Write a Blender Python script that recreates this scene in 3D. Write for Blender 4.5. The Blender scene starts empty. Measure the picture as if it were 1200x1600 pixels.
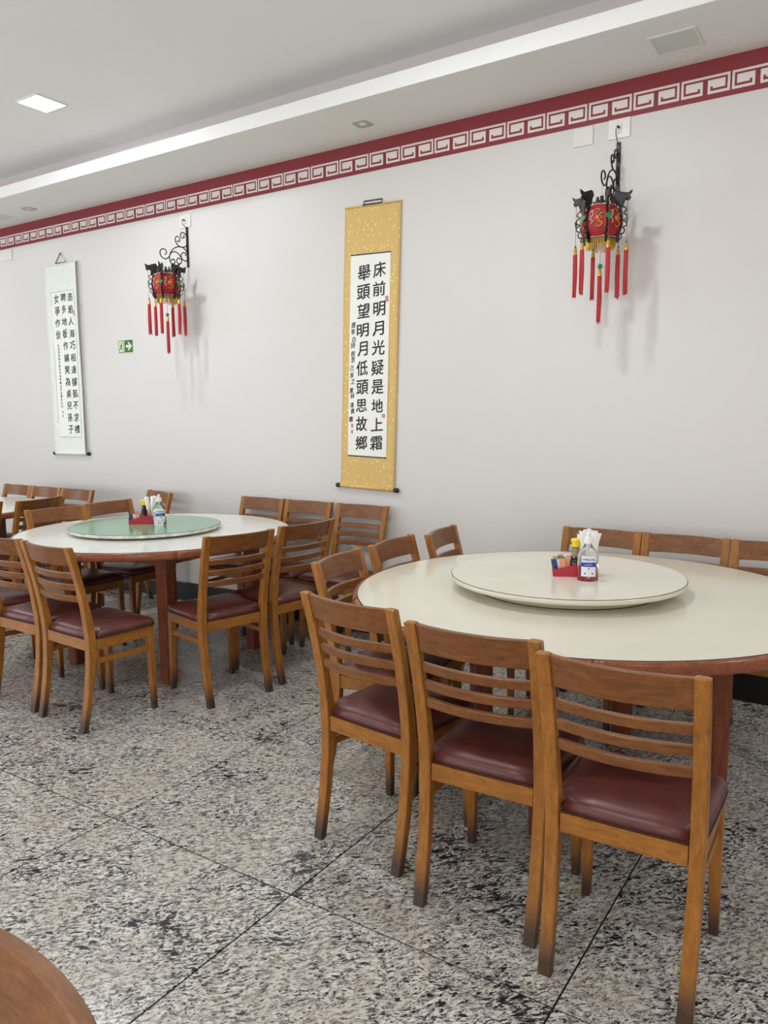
import bpy, bmesh, math, random
from mathutils import Vector, Matrix
random.seed(7)
PI = math.pi
SC = bpy.context.scene
COL = SC.collection

# ---------------------------------------------------------------- camera
F_PX, PITCH, YAW, ROLL, EYE = 1211.4, math.radians(7.128), math.radians(33.295), math.radians(-0.291), 1.5
def make_camera():
    cy, sy, cp, sp = math.cos(YAW), math.sin(YAW), math.cos(PITCH), math.sin(PITCH)
    f = Vector((-sy*cp, cy*cp, -sp)); r = Vector((cy, sy, 0)); u = r.cross(f)
    r2 = r*math.cos(ROLL) + u*math.sin(ROLL); u2 = -r*math.sin(ROLL) + u*math.cos(ROLL)
    cd = bpy.data.cameras.new('camera'); co = bpy.data.objects.new('camera', cd); COL.objects.link(co)
    cd.sensor_fit = 'VERTICAL'; cd.sensor_height = 36.0; cd.lens = F_PX/1600*36.0
    cd.clip_start = 0.02
    m = Matrix(((r2.x, u2.x, -f.x, 0), (r2.y, u2.y, -f.y, 0), (r2.z, u2.z, -f.z, EYE), (0, 0, 0, 1)))
    co.matrix_world = m
    SC.camera = co
make_camera()

# ---------------------------------------------------------------- world, light, exposure
SC.view_settings.view_transform = 'Standard'; SC.view_settings.look = 'None'
SC.view_settings.gamma = 1.0; SC.view_settings.exposure = 0.0
SC.view_settings.use_curve_mapping = False
W = bpy.data.worlds.new('world'); SC.world = W; W.use_nodes = True
W.node_tree.nodes['Background'].inputs[0].default_value = (0.75, 0.86, 1.0, 1)
W.node_tree.nodes['Background'].inputs[1].default_value = 1.0

def area(name, loc, direction, sx, sy, power, col):
    l = bpy.data.lights.new(name, 'AREA'); l.shape = 'RECTANGLE'; l.size = sx; l.size_y = sy
    l.energy = power; l.color = col
    o = bpy.data.objects.new(name, l); COL.objects.link(o); o.location = loc
    o.rotation_euler = Vector(direction).to_track_quat('-Z', 'Y').to_euler()
    return o
# daylight through the shop-front openings behind the camera and on the left
area('daylight_front', (-4.6, -3.75, 1.55), (0, 1, 0.95), 6.2, 2.4, 130, (1.0, 0.965, 0.93))
area('daylight_front_right', (1.2, -3.75, 1.55), (0, 1, 0.95), 3.4, 2.4, 88, (1.0, 0.93, 0.85))
area('daylight_side', (-9.75, -0.4, 1.55), (1, 0.0, 0.6), 4.2, 2.3, 90, (0.84, 0.92, 1.0))
PANEL_W = 21.0      # power of each ceiling LED panel

# ---------------------------------------------------------------- materials
def srgb(r, g, b):
    f = lambda c: (c/255/12.92) if c/255 <= 0.04045 else ((c/255+0.055)/1.055)**2.4
    return (f(r), f(g), f(b), 1)
MATS = {}
def nm(name):
    m = bpy.data.materials.new(name); m.use_nodes = True
    nt = m.node_tree; b = nt.nodes['Principled BSDF']
    MATS[name] = m
    return m, nt, b
def node(nt, t, **kw):
    n = nt.nodes.new(t)
    for k, v in kw.items(): setattr(n, k, v)
    return n
def ramp(nt, fac, stops):
    r = node(nt, 'ShaderNodeValToRGB'); els = r.color_ramp.elements
    while len(els) < len(stops): els.new(0.5)
    for e, (p, c) in zip(els, stops): e.position = p; e.color = c
    nt.links.new(fac, r.inputs[0]); return r
def mix(nt, fac, a, b, blend='MIX'):
    n = node(nt, 'ShaderNodeMix', data_type='RGBA', blend_type=blend)
    for i, v in ((0, fac), (6, a), (7, b)):
        if isinstance(v, bpy.types.NodeSocket): nt.links.new(v, n.inputs[i])
        else: n.inputs[i].default_value = v
    return n.outputs[2]
def noise(nt, vec, scale, detail=3, rough=0.5, dist=0.0):
    n = node(nt, 'ShaderNodeTexNoise'); n.inputs['Scale'].default_value = scale
    n.inputs['Detail'].default_value = detail; n.inputs['Roughness'].default_value = rough
    n.inputs['Distortion'].default_value = dist
    if vec is not None: nt.links.new(vec, n.inputs['Vector'])
    return n.outputs[0]
def mapping(nt, vec, scale=(1, 1, 1), rot=(0, 0, 0), loc=(0, 0, 0), vt='POINT'):
    n = node(nt, 'ShaderNodeMapping'); n.vector_type = vt; nt.links.new(vec, n.inputs[0])
    n.inputs['Scale'].default_value = scale; n.inputs['Rotation'].default_value = rot; n.inputs['Location'].default_value = loc
    return n.outputs[0]
def bump(nt, b, h, strength, dist=0.002):
    n = node(nt, 'ShaderNodeBump'); n.inputs['Strength'].default_value = strength; n.inputs['Distance'].default_value = dist
    nt.links.new(h, n.inputs['Height']); nt.links.new(n.outputs[0], b.inputs['Normal'])
def plain(name, col, rough=0.5, metal=0.0, **kw):
    m, nt, b = nm(name)
    b.inputs['Base Color'].default_value = col; b.inputs['Roughness'].default_value = rough
    b.inputs['Metallic'].default_value = metal
    for k, v in kw.items(): b.inputs[k].default_value = v
    return m

def paint(name, col, rough=0.6, var=0.03, scuff=False):
    m, nt, b = nm(name)
    g = node(nt, 'ShaderNodeNewGeometry')
    n1 = noise(nt, g.outputs['Position'], 0.9, 4, 0.6)
    c1 = tuple(min(1, c*(1+var)) for c in col[:3]) + (1,); c2 = tuple(c*(1-var) for c in col[:3]) + (1,)
    r = ramp(nt, n1, [(0.35, c2), (0.65, c1)])
    out = r.outputs[0]
    if scuff:   # faint rubbed marks where chair backs touch the wall
        mp = mapping(nt, g.outputs['Position'], (1.3, 1, 26))
        n2 = noise(nt, mp, 2.2, 5, 0.65)
        sep = node(nt, 'ShaderNodeSeparateXYZ'); nt.links.new(g.outputs['Position'], sep.inputs[0])
        band = ramp(nt, sep.outputs[2], [(0.80, (0, 0, 0, 1)), (0.92, (1, 1, 1, 1)), (0.99, (0.6, 0.6, 0.6, 1)), (1.0, (0, 0, 0, 1))])
        sp = ramp(nt, n2, [(0.60, (0, 0, 0, 1)), (0.70, (1, 1, 1, 1))])
        f = node(nt, 'ShaderNodeMath', operation='MULTIPLY')
        nt.links.new(band.outputs[0], f.inputs[0]); nt.links.new(sp.outputs[0], f.inputs[1])
        f2 = node(nt, 'ShaderNodeMath', operation='MULTIPLY'); nt.links.new(f.outputs[0], f2.inputs[0]); f2.inputs[1].default_value = 0.35
        out = mix(nt, f2.outputs[0], out, (col[0]*0.62, col[1]*0.62, col[2]*0.64, 1))
    nt.links.new(out, b.inputs['Base Color']); b.inputs['Roughness'].default_value = rough
    bump(nt, b, noise(nt, g.outputs['Position'], 55, 3), 0.05)
    return m
M_WALL = paint('wall_paint', srgb(216, 212, 208), 0.45, 0.012, True)
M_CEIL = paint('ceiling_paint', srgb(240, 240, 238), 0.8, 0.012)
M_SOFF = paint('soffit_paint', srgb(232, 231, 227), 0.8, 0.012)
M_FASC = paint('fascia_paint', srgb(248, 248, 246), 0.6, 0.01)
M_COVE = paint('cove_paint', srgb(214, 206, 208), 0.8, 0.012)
M_REAR = paint('rear_wall_paint', srgb(200, 192, 184), 0.7, 0.02)
M_RED = paint('frieze_red_paint', srgb(134, 44, 52), 0.5, 0.05)
M_KEY = paint('frieze_white_paint', srgb(226, 216, 212), 0.6, 0.02)
M_BASE = plain('black_granite', srgb(9, 9, 10), 0.3)
M_GROUT = plain('dark_grout', srgb(16, 16, 18), 0.8)

def granite():
    m, nt, b = nm('floor_granite')
    g = node(nt, 'ShaderNodeNewGeometry'); oi = node(nt, 'ShaderNodeObjectInfo')
    add = node(nt, 'ShaderNodeVectorMath', operation='ADD')
    sc = node(nt, 'ShaderNodeVectorMath', operation='SCALE'); sc.inputs['Scale'].default_value = 37.0
    comb = node(nt, 'ShaderNodeCombineXYZ'); nt.links.new(oi.outputs['Random'], comb.inputs[0]); nt.links.new(oi.outputs['Random'], comb.inputs[2])
    nt.links.new(comb.outputs[0], sc.inputs[0])
    nt.links.new(g.outputs['Position'], add.inputs[0]); nt.links.new(sc.outputs[0], add.inputs[1])
    P = add.outputs[0]
    warp = node(nt, 'ShaderNodeTexNoise'); warp.inputs['Scale'].default_value = 9; nt.links.new(P, warp.inputs['Vector'])
    wsub = node(nt, 'ShaderNodeVectorMath', operation='SUBTRACT'); wsub.inputs[1].default_value = (0.5, 0.5, 0.5)
    nt.links.new(warp.outputs['Color'], wsub.inputs[0])
    wsc = node(nt, 'ShaderNodeVectorMath', operation='SCALE'); wsc.inputs['Scale'].default_value = 0.06; nt.links.new(wsub.outputs[0], wsc.inputs[0])
    P2n = node(nt, 'ShaderNodeVectorMath', operation='ADD'); nt.links.new(P, P2n.inputs[0]); nt.links.new(wsc.outputs[0], P2n.inputs[1])
    mp = mapping(nt, P2n.outputs[0], (1.45, 0.68, 1), (0, 0, math.radians(46)), vt='TEXTURE')
    big = noise(nt, P, 4.0, 4, 0.65)
    mid = noise(nt, mp, 58, 6, 0.72)
    fine = noise(nt, mp, 150, 4, 0.65)
    c = ramp(nt, mid, [(0.33, srgb(88, 84, 84)), (0.42, srgb(146, 142, 137)), (0.50, srgb(204, 201, 190)), (0.60, srgb(228, 225, 214)), (0.74, srgb(240, 238, 230))]).outputs[0]
    tint = ramp(nt, big, [(0.36, srgb(206, 192, 184)), (0.6, srgb(255, 255, 255))]).outputs[0]
    c = mix(nt, 0.5, c, tint, 'MULTIPLY')
    mp2 = mapping(nt, P2n.outputs[0], (1.5, 0.62, 1), (0, 0, math.radians(46)), (3, 7, 1), vt='TEXTURE')
    def specks(scale, k, lo, hi, detail=4):
        sp = noise(nt, mp2, scale, detail, 0.62)
        ad = node(nt, 'ShaderNodeMath', operation='MULTIPLY_ADD'); nt.links.new(big, ad.inputs[0]); ad.inputs[1].default_value = k; nt.links.new(sp, ad.inputs[2])
        return ramp(nt, ad.outputs[0], [(lo, (0, 0, 0, 1)), (hi, (1, 1, 1, 1))]).outputs[0]
    c = mix(nt, specks(120, 0.25, 0.68, 0.715), c, srgb(74, 66, 72))
    c = mix(nt, specks(66, 0.32, 0.735, 0.765), c, srgb(46, 38, 46))
    c = mix(nt, specks(26, 0.55, 0.90, 0.94, 6), c, srgb(48, 38, 46))
    nt.links.new(c, b.inputs['Base Color'])
    b.inputs['Roughness'].default_value = 0.2
    b.inputs['Specular IOR Level'].default_value = 0.45
    bump(nt, b, mid, 0.03, 0.001)
    return m
M_GRAN = granite()

def wood(name, c_lo, c_hi, stretch, rough=0.32, foot=False):
    m, nt, b = nm(name)
    tc = node(nt, 'ShaderNodeTexCoord'); oi = node(nt, 'ShaderNodeObjectInfo')
    sc = node(nt, 'ShaderNodeVectorMath', operation='SCALE'); sc.inputs['Scale'].default_value = 11.0
    comb = node(nt, 'ShaderNodeCombineXYZ')
    for i in range(3): nt.links.new(oi.outputs['Random'], comb.inputs[i])
    nt.links.new(comb.outputs[0], sc.inputs[0])
    add = node(nt, 'ShaderNodeVectorMath', operation='ADD'); nt.links.new(tc.outputs['Object'], add.inputs[0]); nt.links.new(sc.outputs[0], add.inputs[1])
    mp = mapping(nt, add.outputs[0], stretch)
    n1 = noise(nt, mp, 14, 5, 0.62, 0.5); n2 = noise(nt, mp, 70, 3, 0.6)
    c = ramp(nt, n1, [(0.28, c_lo), (0.72, c_hi)]).outputs[0]
    st = ramp(nt, n2, [(0.45, (0.72, 0.70, 0.68, 1)), (0.62, (1, 1, 1, 1))]).outputs[0]
    c = mix(nt, 0.6, c, st, 'MULTIPLY')
    mo = noise(nt, add.outputs[0], 7, 3, 0.6)
    c = mix(nt, 0.5, c, ramp(nt, mo, [(0.35, (0.74, 0.70, 0.66, 1)), (0.6, (1, 1, 1, 1))]).outputs[0], 'MULTIPLY')
    if foot:    # scuffed, blackened feet (wear)
        sep = node(nt, 'ShaderNodeSeparateXYZ'); nt.links.new(tc.outputs['Object'], sep.inputs[0])
        ad = node(nt, 'ShaderNodeMath', operation='MULTIPLY_ADD'); nt.links.new(n1, ad.inputs[0]); ad.inputs[1].default_value = -0.07; nt.links.new(sep.outputs[2], ad.inputs[2])
        fr = ramp(nt, ad.outputs[0], [(0.0, (0.88, 0.88, 0.88, 1)), (0.10, (0, 0, 0, 1))])
        c = mix(nt, fr.outputs[0], c, srgb(44, 38, 40))
    nt.links.new(c, b.inputs['Base Color']); b.inputs['Roughness'].default_value = rough
    b.inputs['Specular IOR Level'].default_value = 0.4
    bump(nt, b, n2, 0.06, 0.001)
    return m
M_POST = wood('chair_wood_light', srgb(146, 92, 34), srgb(186, 124, 54), (5, 5, 0.8), foot=True)
M_RAIL = wood('chair_wood_rail', srgb(112, 68, 36), srgb(150, 96, 50), (0.8, 5, 5))
M_APRON = wood('chair_wood_apron', srgb(146, 92, 34), srgb(184, 122, 54), (1.2, 3, 5))
M_TWOOD = wood('table_wood', srgb(112, 54, 34), srgb(150, 80, 50), (5, 5, 0.8), 0.28)
M_TRIM = wood('table_rim_wood', srgb(128, 72, 48), srgb(168, 102, 70), (2, 2, 6), 0.22)

def leather():
    m, nt, b = nm('maroon_vinyl')
    tc = node(nt, 'ShaderNodeTexCoord')
    n = noise(nt, tc.outputs['Object'], 9, 3)
    c = ramp(nt, n, [(0.3, srgb(80, 38, 34)), (0.7, srgb(102, 52, 46))]).outputs[0]
    nt.links.new(c, b.inputs['Base Color']); b.inputs['Roughness'].default_value = 0.36
    bump(nt, b, noise(nt, tc.outputs['Object'], 160, 3), 0.12, 0.001)
    return m
M_SEAT = leather()
M_PIPE = plain('maroon_piping', srgb(60, 26, 27), 0.45)

def laminate(name, a, b_, rough=0.16, scale=3.0):
    m, nt, b = nm(name)
    tc = node(nt, 'ShaderNodeTexCoord')
    n = noise(nt, tc.outputs['Object'], scale, 4, 0.6)
    nt.links.new(ramp(nt, n, [(0.35, a), (0.65, b_)]).outputs[0], b.inputs['Base Color'])
    b.inputs['Roughness'].default_value = rough
    return m
M_CREAM = laminate('cream_laminate', srgb(218, 212, 192), srgb(224, 218, 200))
M_IVORY = laminate('ivory_laminate', srgb(226, 226, 218), srgb(234, 234, 227))
M_GREEN = laminate('green_laminate', srgb(112, 160, 124), srgb(116, 164, 128), 0.14)
M_MARB = laminate('marbled_edge', srgb(196, 192, 176), srgb(238, 236, 226), 0.3, 22)
M_LINE = plain('dark_edge_line', srgb(60, 48, 38), 0.5)
M_DARK = plain('dark_underside', srgb(40, 30, 24), 0.7)

M_IRON = plain('black_iron', srgb(22, 22, 24), 0.4, 0.3)
M_BLACKW = plain('black_lacquered_wood', srgb(24, 22, 22), 0.4)
M_LRED = plain('lantern_red_silk', srgb(158, 28, 34), 0.5)
M_TASS = plain('tassel_red', srgb(184, 38, 44), 0.6)
M_GOLD = plain('gold_thread', srgb(206, 160, 60), 0.35, 0.5)
M_ORANGE = plain('orange_print', srgb(238, 120, 40), 0.5)
M_WPRINT = plain('pale_print', srgb(240, 220, 200), 0.5)
M_GPRINT = plain('green_print', srgb(40, 120, 80), 0.5)
M_JADE = plain('jade_green', srgb(24, 132, 88), 0.25)
M_WPLAST = plain('white_plastic', srgb(236, 236, 232), 0.3)
M_OFFW = plain('aged_white_plastic', srgb(226, 224, 216), 0.35)
M_SOCK = plain('socket_dark', srgb(30, 30, 32), 0.5)
M_INK = plain('black_ink', srgb(16, 16, 18), 0.6)
M_SEAL = plain('red_seal_ink', srgb(196, 70, 66), 0.6)
M_PAPER = paint('rice_paper', srgb(240, 240, 232), 0.8, 0.01)
M_SILKW = laminate('white_scroll_silk', srgb(226, 230, 220), srgb(236, 239, 230), 0.7, 40)
def brocade():
    m, nt, b = nm('gold_brocade')
    tc = node(nt, 'ShaderNodeTexCoord')
    v = node(nt, 'ShaderNodeTexVoronoi'); v.inputs['Scale'].default_value = 38; nt.links.new(tc.outputs['Object'], v.inputs['Vector'])
    n = noise(nt, tc.outputs['Object'], 90, 3)
    ad = node(nt, 'ShaderNodeMath', operation='MULTIPLY_ADD'); nt.links.new(n, ad.inputs[0]); ad.inputs[1].default_value = 0.5; nt.links.new(v.outputs['Distance'], ad.inputs[2])
    nt.links.new(ramp(nt, ad.outputs[0], [(0.42, srgb(238, 214, 150)), (0.52, srgb(216, 180, 108))]).outputs[0], b.inputs['Base Color'])
    b.inputs['Roughness'].default_value = 0.6
    return m
M_BROC = brocade()
M_CREAMP = plain('cream_paper_band', srgb(60, 62, 70), 0.7)
M_SIGNG = plain('sign_green', srgb(22, 96, 52), 0.4)
M_SIGNP = plain('sign_glow_ivory', srgb(222, 226, 184), 0.5)
M_CADDY = plain('crimson_plastic', srgb(176, 32, 52), 0.3)
M_SOYCAP = plain('yellow_cap', srgb(244, 206, 20), 0.35)
M_SOY = plain('soy_sauce', srgb(26, 14, 10), 0.1)
M_TAN = plain('empty_soy_glass', srgb(150, 126, 92), 0.08, 0.0, Alpha=0.6)
M_GLASS = plain('clear_plastic', (0.93, 0.94, 0.96, 1), 0.03, 0.0, **{'Transmission Weight': 1.0, 'IOR': 1.3})
M_GEL = plain('clear_gel', (0.95, 0.96, 1.0, 1), 0.02, 0.0, **{'Transmission Weight': 1.0, 'IOR': 1.2})
M_LBL = plain('label_silver_white', srgb(226, 230, 238), 0.4)
M_BLUE = plain('label_blue', srgb(28, 62, 150), 0.4)
M_NAP = plain('napkin_white', srgb(244, 244, 240), 0.7)
M_PEACH = plain('peach_sachet', srgb(232, 158, 112), 0.5)
M_SGREEN = plain('green_sachet', srgb(70, 130, 90), 0.5)
M_SBLUE = plain('blue_sachet', srgb(30, 56, 120), 0.5)
M_CHROME = plain('brushed_metal', srgb(190, 186, 178), 0.35, 0.6)
M_GRILLE = plain('grey_grille', srgb(206, 208, 202), 0.6)
M_PLATE = plain('aged_plate', srgb(224, 223, 216), 0.3)
mled, nt, b = nm('led_diffuser')
b.inputs['Base Color'].default_value = (1, 1, 1, 1); b.inputs['Emission Color'].default_value = (0.86, 0.94, 1.0, 1); b.inputs['Emission Strength'].default_value = 14.0
M_LED = mled
M_LAMP = plain('unlit_lamp', srgb(240, 240, 236), 0.3)

# ---------------------------------------------------------------- helpers
def link(name, me, m=None, parent=None):
    if isinstance(me, bmesh.types.BMesh):
        bm = me; me = bpy.data.meshes.new(name)
        bmesh.ops.recalc_face_normals(bm, faces=bm.faces)
        bm.to_mesh(me); bm.free()
    o = bpy.data.objects.new(name, me); COL.objects.link(o)
    if m is not None:
        for mm in (m if isinstance(m, (list, tuple)) else [m]): me.materials.append(mm)
    if parent is not None: o.parent = parent
    return o
def smooth(o, on=True):
    for p in o.data.polygons: p.use_smooth = on
    return o
def tag(o, label=None, cat=None, group=None, kind=None):
    if label: o['label'] = label
    if cat: o['category'] = cat
    if group: o['group'] = group
    if kind: o['kind'] = kind
    return o
def thing(name, label, cat, loc=(0, 0, 0), rz=0.0, group=None):
    o = bpy.data.objects.new(name, None); COL.objects.link(o); o.location = loc; o.rotation_euler = (0, 0, rz)
    o.empty_display_size = 0.05
    return tag(o, label, cat, group)
def copy_tree(o, parent=None):
    c = o.copy(); COL.objects.link(c)
    if parent is not None: c.parent = parent
    for ch in list(o.children): copy_tree(ch, c)
    return c
def struct(name, me, m=None, parent=None):
    return tag(link(name, me, m, parent), kind='structure')

def box(bm, x0, x1, y0, y1, z0, z1, mi=0, bev=0.0):
    vs = [bm.verts.new(p) for p in ((x0, y0, z0), (x1, y0, z0), (x1, y1, z0), (x0, y1, z0), (x0, y0, z1), (x1, y0, z1), (x1, y1, z1), (x0, y1, z1))]
    fs = [bm.faces.new([vs[i] for i in q]) for q in ((0, 3, 2, 1), (4, 5, 6, 7), (0, 1, 5, 4), (1, 2, 6, 5), (2, 3, 7, 6), (3, 0, 4, 7))]
    for f in fs: f.material_index = mi
    if bev > 0:
        es = {e for f in fs for e in f.edges}
        r = bmesh.ops.bevel(bm, geom=list(es), offset=bev, segments=1, profile=0.5, affect='EDGES')
        for f in r['faces']: f.material_index = mi
def boxm(*a, **k):
    bm = bmesh.new(); box(bm, *a, **k); return bm
def loft(bm, rings, closed=True, caps=True, mi=0):
    R = [[bm.verts.new(p) for p in r] for r in rings]
    n = len(R[0])
    for a, b_ in zip(R, R[1:]):
        for i in range(n if closed else n-1):
            j = (i+1) % n
            f = bm.faces.new((a[i], a[j], b_[j], b_[i])); f.material_index = mi
    if caps:
        f = bm.faces.new(R[0]); f.material_index = mi
        f = bm.faces.new(R[-1]); f.material_index = mi
    return R
def lathe(bm, prof, seg=32, cx=0, cy=0, mi=0, sx=1.0, sy=1.0):
    rings = [[(cx+r*sx*math.cos(2*PI*i/seg), cy+r*sy*math.sin(2*PI*i/seg), z) for i in range(seg)] for r, z in prof]
    loft(bm, rings, True, True, mi)
def tube(bm, pts, r, seg=6, mi=0):
    P = [Vector(p) for p in pts]; rings = []
    prev = None
    for i, p in enumerate(P):
        t = (P[min(i+1, len(P)-1)] - P[max(i-1, 0)]).normalized()
        a = Vector((0, 0, 1)) if abs(t.z) < 0.9 else Vector((1, 0, 0))
        if prev is not None: a = prev
        n = (a - t*a.dot(t))
        n = n.normalized() if n.length > 1e-6 else t.orthogonal().normalized()
        prev = n; b_ = t.cross(n)
        rr = r[i] if isinstance(r, (list, tuple)) else r
        rings.append([p + n*rr*math.cos(2*PI*k/seg) + b_*rr*math.sin(2*PI*k/seg) for k in range(seg)])
    loft(bm, rings, True, True, mi)
def catmull(pts, n=6):
    P = [Vector(p) for p in pts]; out = []
    for i in range(len(P)-1):
        p0 = P[max(i-1, 0)]; p1 = P[i]; p2 = P[i+1]; p3 = P[min(i+2, len(P)-1)]
        for k in range(n):
            t = k/n
            out.append(0.5*((2*p1) + (p2-p0)*t + (2*p0-5*p1+4*p2-p3)*t*t + (3*p1-p0-3*p2+p3)*t*t*t))
    out.append(P[-1]); return out
def sphere(bm, c, r, seg=12, mi=0, sz=1.0):
    n = seg//2
    prof = [(max(1e-4, r*math.sin(PI*k/n)), -r*sz*math.cos(PI*k/n)) for k in range(n+1)]
    rings = [[(c[0]+pr*math.cos(2*PI*i/seg), c[1]+pr*math.sin(2*PI*i/seg), c[2]+pz) for i in range(seg)] for pr, pz in prof]
    loft(bm, rings, True, True, mi)

# text -> mesh geometry, centred on its bounds, in the XY plane
GLYPH = {}
def glyph(ch, weight=0.0, shear=0.0):
    key = (ch, weight, shear)
    if key in GLYPH: return GLYPH[key]
    cu = bpy.data.curves.new('lettering', 'FONT'); cu.body = ch; cu.size = 1.0; cu.resolution_u = 2
    cu.offset = weight; cu.shear = shear
    o = bpy.data.objects.new('lettering', cu); COL.objects.link(o)
    dg = bpy.context.evaluated_depsgraph_get()
    me = bpy.data.meshes.new_from_object(o.evaluated_get(dg))
    V = [v.co.copy() for v in me.vertices]; Fc = [tuple(p.vertices) for p in me.polygons]
    bpy.data.objects.remove(o); bpy.data.curves.remove(cu); bpy.data.meshes.remove(me)
    if V:
        x0 = min(v.x for v in V); x1 = max(v.x for v in V); y0 = min(v.y for v in V); y1 = max(v.y for v in V)
        V = [Vector((v.x-(x0+x1)/2, v.y-(y0+y1)/2, 0)) for v in V]
    GLYPH[key] = (V, Fc, (x1-x0, y1-y0) if V else (1, 1)); return GLYPH[key]
PEN = ((0, 0), (0.016, -0.014), (-0.014, 0.012))
def put_glyphs(items, weight=0.0, pen=False):
    """items: (char, x, z, width, height, shear) on the plane y = 0, facing -Y"""
    VV, FF = [], []
    for ch, x, z, w, h, sh in items:
        V, Fc, (gw, gh) = glyph(ch, weight, 0.0)
        for q, (ox, oz) in enumerate(PEN if pen else ((0, 0),)):
            k = len(VV)
            for v in V:
                u = (v.x+ox)*w; t = (v.y+oz)*h
                VV.append((x + u, -0.00004*q, z + t + u*sh))
            FF += [tuple(k+i for i in f) for f in Fc]
    me = bpy.data.meshes.new('lettering'); me.from_pydata(VV, [], FF); me.update(); return me

# ---------------------------------------------------------------- room shell
WY = 4.317; XL, XR, YB = -9.6, 3.4, -3.6
ZS, ZC = 3.24, 3.455
FX0, FY0, TS = -2.366, 1.740, 0.8655
fl = struct('floor', boxm(XL, XR, YB, WY, -0.10, -0.0035), M_GROUT)
tile_bm = boxm(-TS/2+0.003, TS/2-0.003, -TS/2+0.003, TS/2-0.003, -0.012, 0.0, bev=0.0006)
tme = bpy.data.meshes.new('tile'); tile_bm.to_mesh(tme); tile_bm.free(); tme.materials.append(M_GRAN)
for i in range(-9, 7):
    for j in range(-7, 3):
        x0, y0 = FX0+i*TS, FY0+j*TS
        cx0, cx1 = max(x0, XL), min(x0+TS, XR); cy0, cy1 = max(y0, YB), min(y0+TS, WY)
        if cx1-cx0 < 0.02 or cy1-cy0 < 0.02: continue
        if cx1-cx0 > TS-0.001 and cy1-cy0 > TS-0.001:
            o = bpy.data.objects.new('tile', tme); COL.objects.link(o); o.location = (x0+TS/2, y0+TS/2, 0)
        else:
            w, h = (cx1-cx0)/2, (cy1-cy0)/2
            o = link('tile', boxm(-w+0.0022, w-0.0022, -h+0.0022, h-0.0022, -0.012, 0.0, bev=0.0008), M_GRAN)
            o.location = ((cx0+cx1)/2, (cy0+cy1)/2, 0)
        o.parent = fl
wall = struct('wall_back', boxm(XL-0.15, XR+0.15, WY, WY+0.15, -0.1, 3.8), M_WALL)
def wall_with_openings(name, axis, pos, thick, a0, a1, holes, zt=3.8):
    bm = bmesh.new()
    xs = sorted({a0, a1} | {h[0] for h in holes} | {h[1] for h in holes})
    for p, q in zip(xs, xs[1:]):
        hs = [h for h in holes if h[0] <= p and h[1] >= q]
        spans = [(-0.1, zt)] if not hs else [(-0.1, hs[0][2]), (hs[0][3], zt)]
        for z0, z1 in spans:
            if axis == 'x': box(bm, p, q, pos, pos+thick, z0, z1)
            else: box(bm, pos, pos+thick, p, q, z0, z1)
    return struct(name, bm, M_REAR)
wall_with_openings('wall_front', 'x', YB-0.15, 0.15, XL-0.15, XR+0.15, [(-7.7, -1.5, 0.35, 2.75), (-0.5, 2.9, 0.35, 2.75)])
wall_with_openings('wall_left', 'y', XL-0.15, 0.15, YB, WY, [(-2.5, 1.7, 0.4, 2.7)])
struct('wall_right', boxm(XR, XR+0.15, YB, WY, -0.1, 3.8), M_REAR)
def window(name, axis, pos, a0, a1, z0, z1, n):
    bm = bmesh.new(); t = 0.05
    def bar(p, q, r, s):
        if axis == 'x': box(bm, p, q, pos-0.03, pos+0.03, r, s)
        else: box(bm, pos-0.03, pos+0.03, p, q, r, s)
    bar(a0, a1, z0, z0+t); bar(a0, a1, z1-t, z1)
    for k in range(n+1):
        x = a0 + (a1-a0-t)*k/n; bar(x, x+t, z0+t, z1-t)
    struct(name, bm, M_WPLAST)
window('window_1', 'x', YB-0.07, -7.7, -1.5, 0.35, 2.75, 4)
window('window_2', 'x', YB-0.07, -0.5, 2.9, 0.35, 2.75, 2)
window('window_3', 'y', XL-0.07, -2.5, 1.7, 0.4, 2.7, 3)

# ceiling: raised field, dropped soffit along the wall with a recessed cove
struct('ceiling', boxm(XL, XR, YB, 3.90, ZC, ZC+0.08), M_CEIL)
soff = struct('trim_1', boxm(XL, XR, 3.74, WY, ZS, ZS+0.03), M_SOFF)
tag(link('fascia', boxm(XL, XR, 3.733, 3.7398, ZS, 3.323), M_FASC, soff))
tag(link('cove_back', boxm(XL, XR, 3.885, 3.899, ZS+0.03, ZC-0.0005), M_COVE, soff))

# red frieze with greek-key motifs
frz = struct('trim_2', boxm(XL, XR, WY-0.0015, WY, 3.052, ZS), M_RED)
def key_mesh():
    bm = bmesh.new(); s = 0.1032; g = 0.0235; Wd = 2*s+g
    R = [(0, Wd, .0748, .0868), (0, .0115, 0, .0748), (.0115, s, 0, .0128), (s-.0125, s, .0128, .0655),
         (.022, s-.0235, .0245, .0655), (s-.0235, s-.0125, .035, .0655)]
    R += [(Wd-b_, Wd-a, c, d) for a, b_, c, d in R[1:]]
    for a, b_, c, d in R: box(bm, a, b_, -0.0012, 0.0, c, d)
    me = bpy.data.meshes.new('key_motif'); bmesh.ops.recalc_face_normals(bm, faces=bm.faces); bm.to_mesh(me); bm.free(); me.materials.append(M_KEY); return me
kme = key_mesh(); x = -0.778
for k in range(-37, 14):
    o = bpy.data.objects.new('key_motif', kme); COL.objects.link(o); o.location = (x + k*0.2392, WY-0.0015, 3.078); o.parent = frz
bb = struct('baseboard_back', boxm(XL, XR, WY-0.016, WY, 0.0, 0.153, bev=0.003), M_BASE)

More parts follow.
